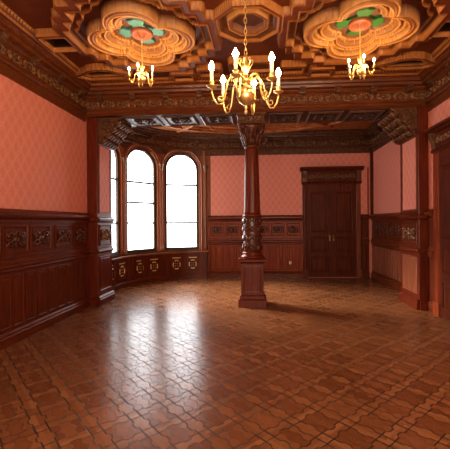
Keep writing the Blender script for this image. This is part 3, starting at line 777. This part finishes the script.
def leaf_door(fr, a, b, z1, parent, hinge, mat):
    m = MB(fr); m.box(a, b, 0.012, 0.045, 0.02, z1)
    for (p, q) in ((0.16, 0.60), (0.72, 1.14), (1.26, z1-0.12)):
        m.panel(a+0.10, b-0.10, p, q, 0.045, [(0, 0), (0, 0.014), (0.015, 0.018), (0.03, 0.002), (0.05, 0.002), (0.075, 0.012)])
    lf = m.build('door_leaf', mat, parent)
    s = b-0.05 if hinge == 'a' else a+0.05
    m = MB(fr); m.box(s-0.018, s+0.018, 0.045, 0.052, 1.02, 1.18)
    m.tube([(s, 0.05, 1.12), (s, 0.085, 1.12)], 0.010, 8); m.blob((s, 0.10, 1.12), (0.026, 0.022, 0.026), 10, 6)
    m.build('door_knob', M_IRON, lf, label='brass knob and plate')
e = empty('door_1', (1.96, YB, 0), 'dark mahogany double door under a carved entablature in the back wall', None, None, 'structure')
for a, b in ((1.17, 1.285), (2.64, 2.755)):
    m = MB(F_BACK)
    m.panel(a, b, 0.0, 2.60, 0, [(0, 0), (0, 0.055), (0.015, 0.07), (0.03, 0.05), (0.04, 0.06)])
    m.box(a-0.01, b+0.01, 0, 0.085, 0, 0.22); m.build('casing', M_TAN if a > 2 else M_PAN, e)
m = MB(F_BACK); m.box(1.27, 2.66, 0, 0.05, 2.50, 2.62); m.build('head_casing', M_DOOR, e)
leaf_door(F_BACK, 1.285, 1.960, 2.50, e, 'a', M_DOOR); leaf_door(F_BACK, 1.965, 2.640, 2.50, e, 'b', M_DOOR)
entablature(F_BACK, 1.10, 2.83, 2.60, 3.07, e)
e = empty('door_2', (XR, 5.2, 0), 'dark door with a carved entablature in the right wall at the picture edge', None, None, 'structure')
for a, b in ((5.86, 6.04), (4.42, 4.60)):
    m = MB(F_RIGHT); m.panel(a, b, 0.0, 2.70, 0, [(0, 0), (0, 0.045), (0.02, 0.06), (0.05, 0.035), (0.06, 0.045)])
    m.box(a-0.005, b+0.005, 0, 0.07, 0, 0.22); m.build('casing', M_PANB, e)
m = MB(F_RIGHT); m.box(4.60, 5.86, 0, 0.05, 2.55, 2.70); m.build('head_casing', M_DOOR, e)
leaf_door(F_RIGHT, 4.60, 5.86, 2.55, e, 'b', M_DOOR)
entablature(F_RIGHT, 4.35, 6.10, 2.68, 3.08, e)

# wall outlet in the back wainscot
e = empty('wall_outlet', (0.82, YB-0.05, 0.42), 'small pale outlet plate low on the back wainscot right of the column', 'outlet')
m = MB(F_BACK); m.panel(0.79, 0.85, 0.38, 0.46, 0.045, [(0, 0), (0, 0.006), (0.004, 0.009)]); m.build('plate', M_PLATE, e)
m = MB(F_BACK); m.box(0.81, 0.83, 0.05, 0.056, 0.40, 0.415); m.box(0.81, 0.83, 0.05, 0.056, 0.425, 0.44); m.build('socket', M_SASH, e)

# ------------------------------------------------------------------ chandeliers
def chandelier(name, x, y, zf, R, narms, phase, ztop, label, group, power, ball):
    """zf: height of the flames; everything scales with R"""
    e = empty(name, (x, y, ztop), label, 'chandelier', group)
    k = R/0.31
    def P(a, r, z): return (x+r*cos(a), y+r*sin(a), zf+z*k)
    m = MB()
    prof = [(0.006, -0.40), (0.014, -0.385), (0.018, -0.37), (0.010, -0.355), (0.020, -0.34), (0.012, -0.325), (0.03, -0.315), (0.062, -0.29), (0.082, -0.25), (0.084, -0.22), (0.07, -0.18), (0.04, -0.155),
            (0.022, -0.145), (0.022, -0.125), (0.045, -0.115), (0.05, -0.10), (0.05, -0.085), (0.022, -0.07), (0.018, -0.03), (0.035, 0.0), (0.042, 0.03), (0.030, 0.06), (0.016, 0.08), (0.028, 0.095), (0.016, 0.115), (0.010, 0.14)]
    m.lathe([(r*k, zf+z*k) for r, z in prof], 16, (x, y)); m.build('stem', M_BRASS, e, smooth=True)
    # chain
    z = zf+0.135*k; link = 0.048*max(k, 0.6); m = MB(); i = 0
    while z < ztop-0.02:
        a = (i % 2)*PI/2; pts = []
        for j in range(10):
            t = 2*PI*j/10; w = 0.012*max(k, 0.6); h = link*0.62
            pts.append((x+w*cos(t)*cos(a), y+w*cos(t)*sin(a), z+h*0.8+h*sin(t)))
        m.tube(pts, 0.0042*max(k, 0.7), 5, closed=True); z += link; i += 1
    m.build('chain', M_BRASS, e, smooth=True)
    for q in range(narms):
        a = phase+2*PI*q/narms
        arm = [(0.03, -0.10), (0.06, -0.075), (0.10, -0.06), (0.14, -0.075), (0.165, -0.12), (0.18, -0.19), (0.195, -0.27), (0.225, -0.325), (0.262, -0.325), (0.292, -0.28), (0.31, -0.225), (0.31, -0.19)]
        m = MB(); m.tube([P(a, r*k, z) for r, z in arm], 0.0085*k, 6)
        sc = [(0.10+0.035*(1-0.6*t)*cos(-0.5+t*7), -0.10+0.04*(1-0.6*t)*sin(-0.5+t*7)) for t in [j/14 for j in range(15)]]
        m.tube([P(a, r*k, z) for r, z in sc], 0.006*k, 5)
        sc = [(0.235+0.03*(1-0.6*t)*cos(2.5+t*6), -0.30+0.035*(1-0.6*t)*sin(2.5+t*6)+0.03) for t in [j/12 for j in range(13)]]
        m.tube([P(a, r*k, z) for r, z in sc], 0.005*k, 5)
        sc = [(0.035+0.03*t+0.022*sin(t*5), 0.02+0.08*sin(t*2.4)) for t in [j/10 for j in range(11)]]
        m.tube([P(a, r*k, z) for r, z in sc], 0.005*k, 5)
        am = m.build('arm', M_BRASS, e, smooth=True)
        c = P(a, R, 0)[:2]
        m = MB(); m.lathe([(0.008*k, zf-0.20*k), (0.014*k, zf-0.19*k), (0.045*k, zf-0.175*k), (0.048*k, zf-0.168*k), (0.018*k, zf-0.17*k), (0.018*k, zf-0.15*k), (0.024*k, zf-0.13*k), (0.02*k, zf-0.125*k)], 12, c)
        m.build('drip_pan', M_BRASS, am, smooth=True)
        m = MB(); m.lathe([(0.015*k, zf-0.15*k), (0.015*k, zf-0.035*k), (0.008*k, zf-0.03*k)], 10, c); m.build('candle', M_CAND, am, smooth=True)
        m = MB(); m.lathe([(0.007*k, zf-0.033*k), (0.022*k, zf-0.014*k), (0.027*k, zf+0.002*k), (0.017*k, zf+0.026*k), (0.004*k, zf+0.05*k)], 10, c); m.build('bulb', M_BULB, am, smooth=True)
        L = bpy.data.lights.new('bulb_light', 'POINT'); L.energy = power; L.color = (1.0, 0.66, 0.34); L.shadow_soft_size = 0.03
        lo = bpy.data.objects.new('bulb_light', L); col.objects.link(lo); lo.parent = am
        lo.location = Vector((c[0], c[1], zf+0.01*k))-wpos(am)
    return e
chandelier('chandelier', -0.125, 3.2, 2.945, 0.315, 6, math.radians(17), ZC, 'large six-armed brass candle chandelier hanging in the foreground on a chain', None, 11.0, 1)
cl = chandelier('chandelier', CX-MDX, MDY, 3.585, 0.165, 5, math.radians(-90), ZC-0.045, 'small brass candle chandelier hanging from the medallion with the teal ornament', 'small chandeliers under the medallions', 5.0, 1)
cr = copy_tree(cl); cr.location.x = CX+MDX
cr['label'] = 'small brass candle chandelier hanging from the medallion with the green ornament'
m = MB(); m.lathe([(0.07, ZC+0.02), (0.07, ZC-0.02), (0.03, ZC-0.05), (0.01, ZC-0.06)], 16, (-0.125, 3.2))
tag(m.build('ceiling_rose', M_BRASS, smooth=True, origin=(-0.125, 3.2, ZC)), 'brass ceiling rose above the large chandelier', 'ceiling rose')

# ------------------------------------------------------------------ light
w = bpy.data.worlds.new('overcast'); bpy.context.scene.world = w; w.use_nodes = True
bg = w.node_tree.nodes['Background']; bg.inputs[0].default_value = (0.93, 0.97, 1.0, 1); bg.inputs[1].default_value = 6.2
for c in WINS:
    p = F_BAY(c, -0.30, 2.15)
    L = bpy.data.lights.new('window_portal', 'AREA'); L.shape = 'RECTANGLE'; L.size = 0.95; L.size_y = 2.8
    L.cycles.is_portal = True
    o = bpy.data.objects.new('window_portal', L); col.objects.link(o); o.location = p
    o.rotation_euler = Vector((sin(c), -cos(c), 0)).to_track_quat('-Z', 'Z').to_euler()
L = bpy.data.lights.new('bright_sky', 'SUN'); L.energy = 13.0; L.angle = math.radians(28); L.color = (1.0, 0.95, 0.88)
o = bpy.data.objects.new('bright_sky', L); col.objects.link(o); o.location = (-8, 12, 8)
o.rotation_euler = Vector((1.0, -0.52, -0.62)).to_track_quat('-Z', 'Z').to_euler()
# added fill lamp behind the camera, with no window there
L = bpy.data.lights.new('rear_fill_light', 'AREA'); L.shape = 'RECTANGLE'; L.size = 4.5; L.size_y = 2.4; L.energy = 240; L.color = (1.0, 0.90, 0.78)
o = bpy.data.objects.new('rear_fill_light', L); col.objects.link(o); o.location = (0, YF+0.1, 2.2)
o.rotation_euler = Vector((0, 1, 0.05)).to_track_quat('-Z', 'Z').to_euler()

# ------------------------------------------------------------------ camera
cam = bpy.data.cameras.new('camera'); co = bpy.data.objects.new('camera', cam); col.objects.link(co)
cam.sensor_fit = 'HORIZONTAL'; cam.sensor_width = 36; cam.lens = 36*350/450
cam.shift_x = -13.3/450; cam.shift_y = -1.9/450; cam.clip_start = 0.05
co.matrix_world = Matrix.Translation((0, 0, 1.55)) @ Matrix.Rotation(0.0636, 4, 'Z') @ Matrix.Rotation(PI/2, 4, 'X') @ Matrix.Rotation(-0.0077, 4, 'Z')
sc = bpy.context.scene; sc.camera = co
sc.view_settings.view_transform = 'Standard'; sc.view_settings.look = 'Medium High Contrast'; sc.view_settings.exposure = 0.03
try:
    sc.cycles.use_denoising = True; sc.cycles.denoiser = 'OPENIMAGEDENOISE'
    sc.cycles.max_bounces = 8; sc.cycles.diffuse_bounces = 4; sc.cycles.sample_clamp_indirect = 6.0
except Exception: pass
